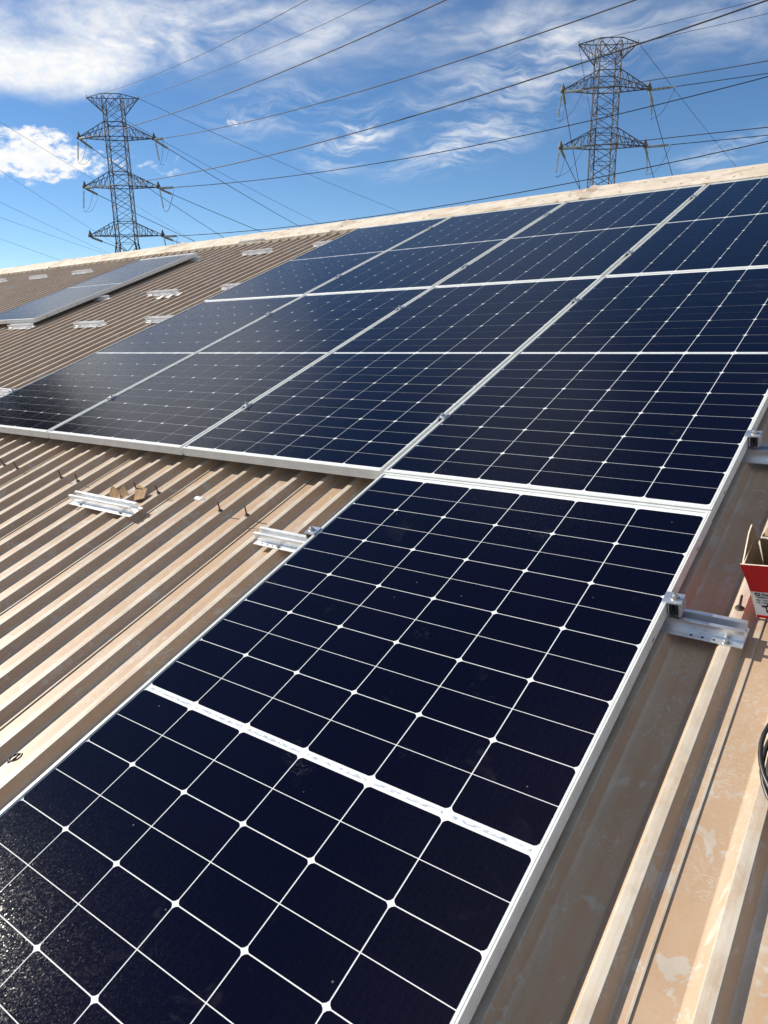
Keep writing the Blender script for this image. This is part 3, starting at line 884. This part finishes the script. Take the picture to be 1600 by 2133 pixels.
def para(T, E, sag, n=48, t0=0.0):
    T, E = Vector(T), Vector(E); pts = []
    for k in range(n + 1):
        q = t0 + (1 - t0) * k / n
        pts.append(T.lerp(E, q) - Vector((0, 0, 4 * sag * q * (1 - q))))
    return pts


def rig(t, tips, A, B, centre, wires):
    """strain strings toward both spans, pilot string, jumper; wires collects the conductor polylines"""
    for key in tips:
        T = Vector(tips[key]); ends = []
        for S in (A, B):
            if key not in S:
                continue
            E, sag = S[key]; E = Vector(E)
            L = (E - T).length; first = (T.lerp(E, .02) - Vector((0, 0, 4 * sag * .02 * .98))) - T
            if key[0] == 'p':
                wires.append((para(T, E, sag), .026, key)); continue
            e = string(t, T, first); ends.append(e)
            wires.append((para(e, E, sag * .97), .044, key))
        if len(ends) == 2:
            outward = Vector((T.x - centre[0], T.y - centre[1], 0)).normalized()
            pe = string(t, T + outward * .15 - Vector((0, 0, .1)), Vector((outward.x * .12, outward.y * .12, -1)), 15, .15, .14)
            pts = []
            for k in range(25):
                q = k / 24
                a = ends[0].lerp(pe, min(1, q * 2)) if q <= .5 else pe.lerp(ends[1], (q - .5) * 2)
                dip = math.sin(math.pi * min(1, q * 2)) * .9 if q <= .5 else math.sin(math.pi * (q - .5) * 2) * .9
                pts.append(local(t, a - Vector((0, 0, dip + .15 * math.sin(math.pi * q)))))
            m_ = MB(); m_.tube(pts, .022, 5); m_.build('jumper', M_WIRE, t)


GZ = -6.0
LB, LE = (-94.668, 68.086), (0.729, 0.6845)
PL = pylon(LB, LE, (29.85, 24.8, 18.5, 12.02), 'steel lattice pylon with three pairs of cross arms on the left, above the lone panel', GZ)
RB_, RE = (-34.003, 92.662), (0.8241, 0.5664)
PR = pylon(RB_, RE, (30.5, 25.66, 19.53), 'steel lattice pylon standing behind the ridge on the right, two pairs of arms showing', GZ)


def tips(base, e, lv, half=5.05, ht=3.45):
    d = {}
    for k, z in lv.items():
        h = ht if k == 'p' else half
        d[k + 'L'] = (base[0] - e[0] * h, base[1] - e[1] * h, z - (.12 if k != 'p' else 0)); d[k + 'R'] = (base[0] + e[0] * h, base[1] + e[1] * h, z - (.12 if k != 'p' else 0))
    return d


TL = tips(LB, LE, {'p': 29.85, 'u': 24.8, 'm': 18.5, 'l': 12.02})
TR = tips(RB_, RE, {'p': 30.5, 'u': 25.66, 'l': 19.53})
A1 = {'uL': ((65.38, 18.88, 24.72), 4.83), 'uR': ((72.56, 25.14, 23.39), 4.84), 'mL': ((67.79, 28.58, 23.26), 5.23), 'mR': ((78.6, 83.46, 39.19), 7.72), 'lR': ((78.99, 74.61, 30.83), 6.45), 'pL': ((64.29, 12.57, 27.09), 5.76), 'pR': ((75.92, 44.93, 47.05), 6.36)}
B1 = {'uL': ((-217.15, 340.11, 10.83), 13.33), 'uR': ((-170.08, 360.93, 10.39), 10.59), 'mL': ((-219.68, 339.0, 10.24), 8.80), 'mR': ((-169.66, 361.04, 10.22), 7.48), 'lR': ((-217.64, 343.5, 10.0), 5.93), 'lL': ((-225.0, 336.58, -1.33), 5.93), 'pR': ((-66.61, 369.36, 11.07), 10.39), 'pL': ((-131.3, 363.78, 10.58), 12.77)}
A2 = {'uR': ((166.84, 59.22, 28.2), 5.11), 'uL': ((148.08, 16.9, 30.38), 8.60), 'lR': ((166.83, 59.21, 24.08), 5.10), 'lL': ((159.31, 58.09, 10.41), 1.21), 'pR': ((165.69, 59.28, 35.14), 4.02), 'pL': ((159.91, 54.82, 34.39), 3.62)}
B2 = {'uL': ((-128.42, 375.9, 10.02), 10.94), 'uR': ((-74.68, 392.15, 10.21), 13.19), 'lL': ((-106.22, 381.98, 10.05), 8.70), 'lR': ((-92.37, 388.93, 9.32), 4.86), 'pL': ((-120.95, 378.68, 8.65), 6.81), 'pR': ((-22.94, 394.5, 10.17), 6.05)}
nm = {'u': 'upper arm', 'm': 'middle arm', 'l': 'lower arm', 'p': 'top beam', 'L': 'left end of', 'R': 'right end of'}
for t, T_, S, base, who, go in ((PL, TL, A1, LB, 'left pylon', 'rising to the upper right'), (PR, TR, A2, RB_, 'right pylon', 'running off to the right')):
    pass
for t, T_, A_, B_, base, who in ((PL, TL, A1, B1, LB, 'left pylon'), (PR, TR, A2, B2, RB_, 'right pylon')):
    W_ = []
    rig(t, T_, A_, B_, base, W_)
    order = []
    for key in T_:
        for S, go in ((A_, 'rising right'), (B_, 'falling behind the ridge')):
            if key in S:
                order.append((key, go))
    for (pts, r, key), (k2, go) in zip(W_, order):
        m_ = MB(); m_.tube(pts, r, 5)
        o = m_.build('power_line', M_WIRE)
        tag(o, '%s from %s %s of the %s, %s' % ('earth wire' if key[0] == 'p' else 'power line', nm[key[1]], nm[key[0]], who, go), 'power line', 'power lines strung from the pylons')
for i, (a, b_) in enumerate([((-120.8, 62.0, 32.5), (-188.6, 163.3, 22.8)), ((-119.8, 60.4, 25.5), (-174.8, 132.2, 15.1)), ((-113.5, 56.4, 19.4), (-178.0, 129.9, 15.2)), ((-113.1, 55.8, 16.8), (-180.3, 128.6, 16.5)), ((-118.1, 57.8, 14.5), (-176.9, 117.1, 12.8))]):
    a, b_ = Vector(a), Vector(b_); ext = b_ + (b_ - a) * 1.2; st = a - (b_ - a) * .4
    m_ = MB(); m_.tube(para(st, ext, .9), .024, 5); o = m_.build('power_line', M_WIRE)
    tag(o, 'power line from the left picture edge to the ridge, %s of five' % ('topmost', 'second from the top', 'middle', 'second from the bottom', 'lowest')[i], 'power line', 'power lines at the left picture edge')

# ------------------------------------------------------------------ unseen tree added to give the dark reflection in the leftmost lower panel
added_tree = thing('tree', Matrix.Translation((-31.2, 8.0, GZ)), 'unseen tall leafy tree added beyond the warehouse left end for its dark reflection', 'tree')
m_ = MB(); m_.tube([(0, 0, -.2), (.2, .1, 6), (.1, .3, 12), (.3, .2, 17)], [.5, .42, .34, .18], 9)
for k in range(9):
    a = k * 2.4; z0 = 10.5 + k * .7; m_.tube([(.15, .2, z0), (1.6 * math.cos(a), 1.6 * math.sin(a), z0 + 1.7), (3.6 * math.cos(a), 3.6 * math.sin(a), z0 + 3.4)], [.2, .13, .05], 6)
m_.build('trunk', M_BARK, added_tree)
m_ = MB(); rnd = random.Random(3)
clumps = [(Vector((rnd.gauss(0, 2.4), rnd.gauss(0, 2.4), 18.9 + rnd.gauss(0, 2.3))), rnd.uniform(1.1, 2.1)) for _ in range(85)]
for c, r in clumps:
    for _ in range(130):
        d = Vector((rnd.gauss(0, 1), rnd.gauss(0, 1), rnd.gauss(0, 1))).normalized() * r * rnd.random() ** .4
        p = c + d; n = Vector((rnd.gauss(0, 1), rnd.gauss(0, 1), rnd.gauss(0, 1) + .6)).normalized(); a = n.orthogonal().normalized(); b = n.cross(a); s = rnd.uniform(.18, .34)
        m_.poly([p - a * s, p - b * s * .5, p + a * s, p + b * s * .5])
m_.build('crown', M_LEAF, added_tree)
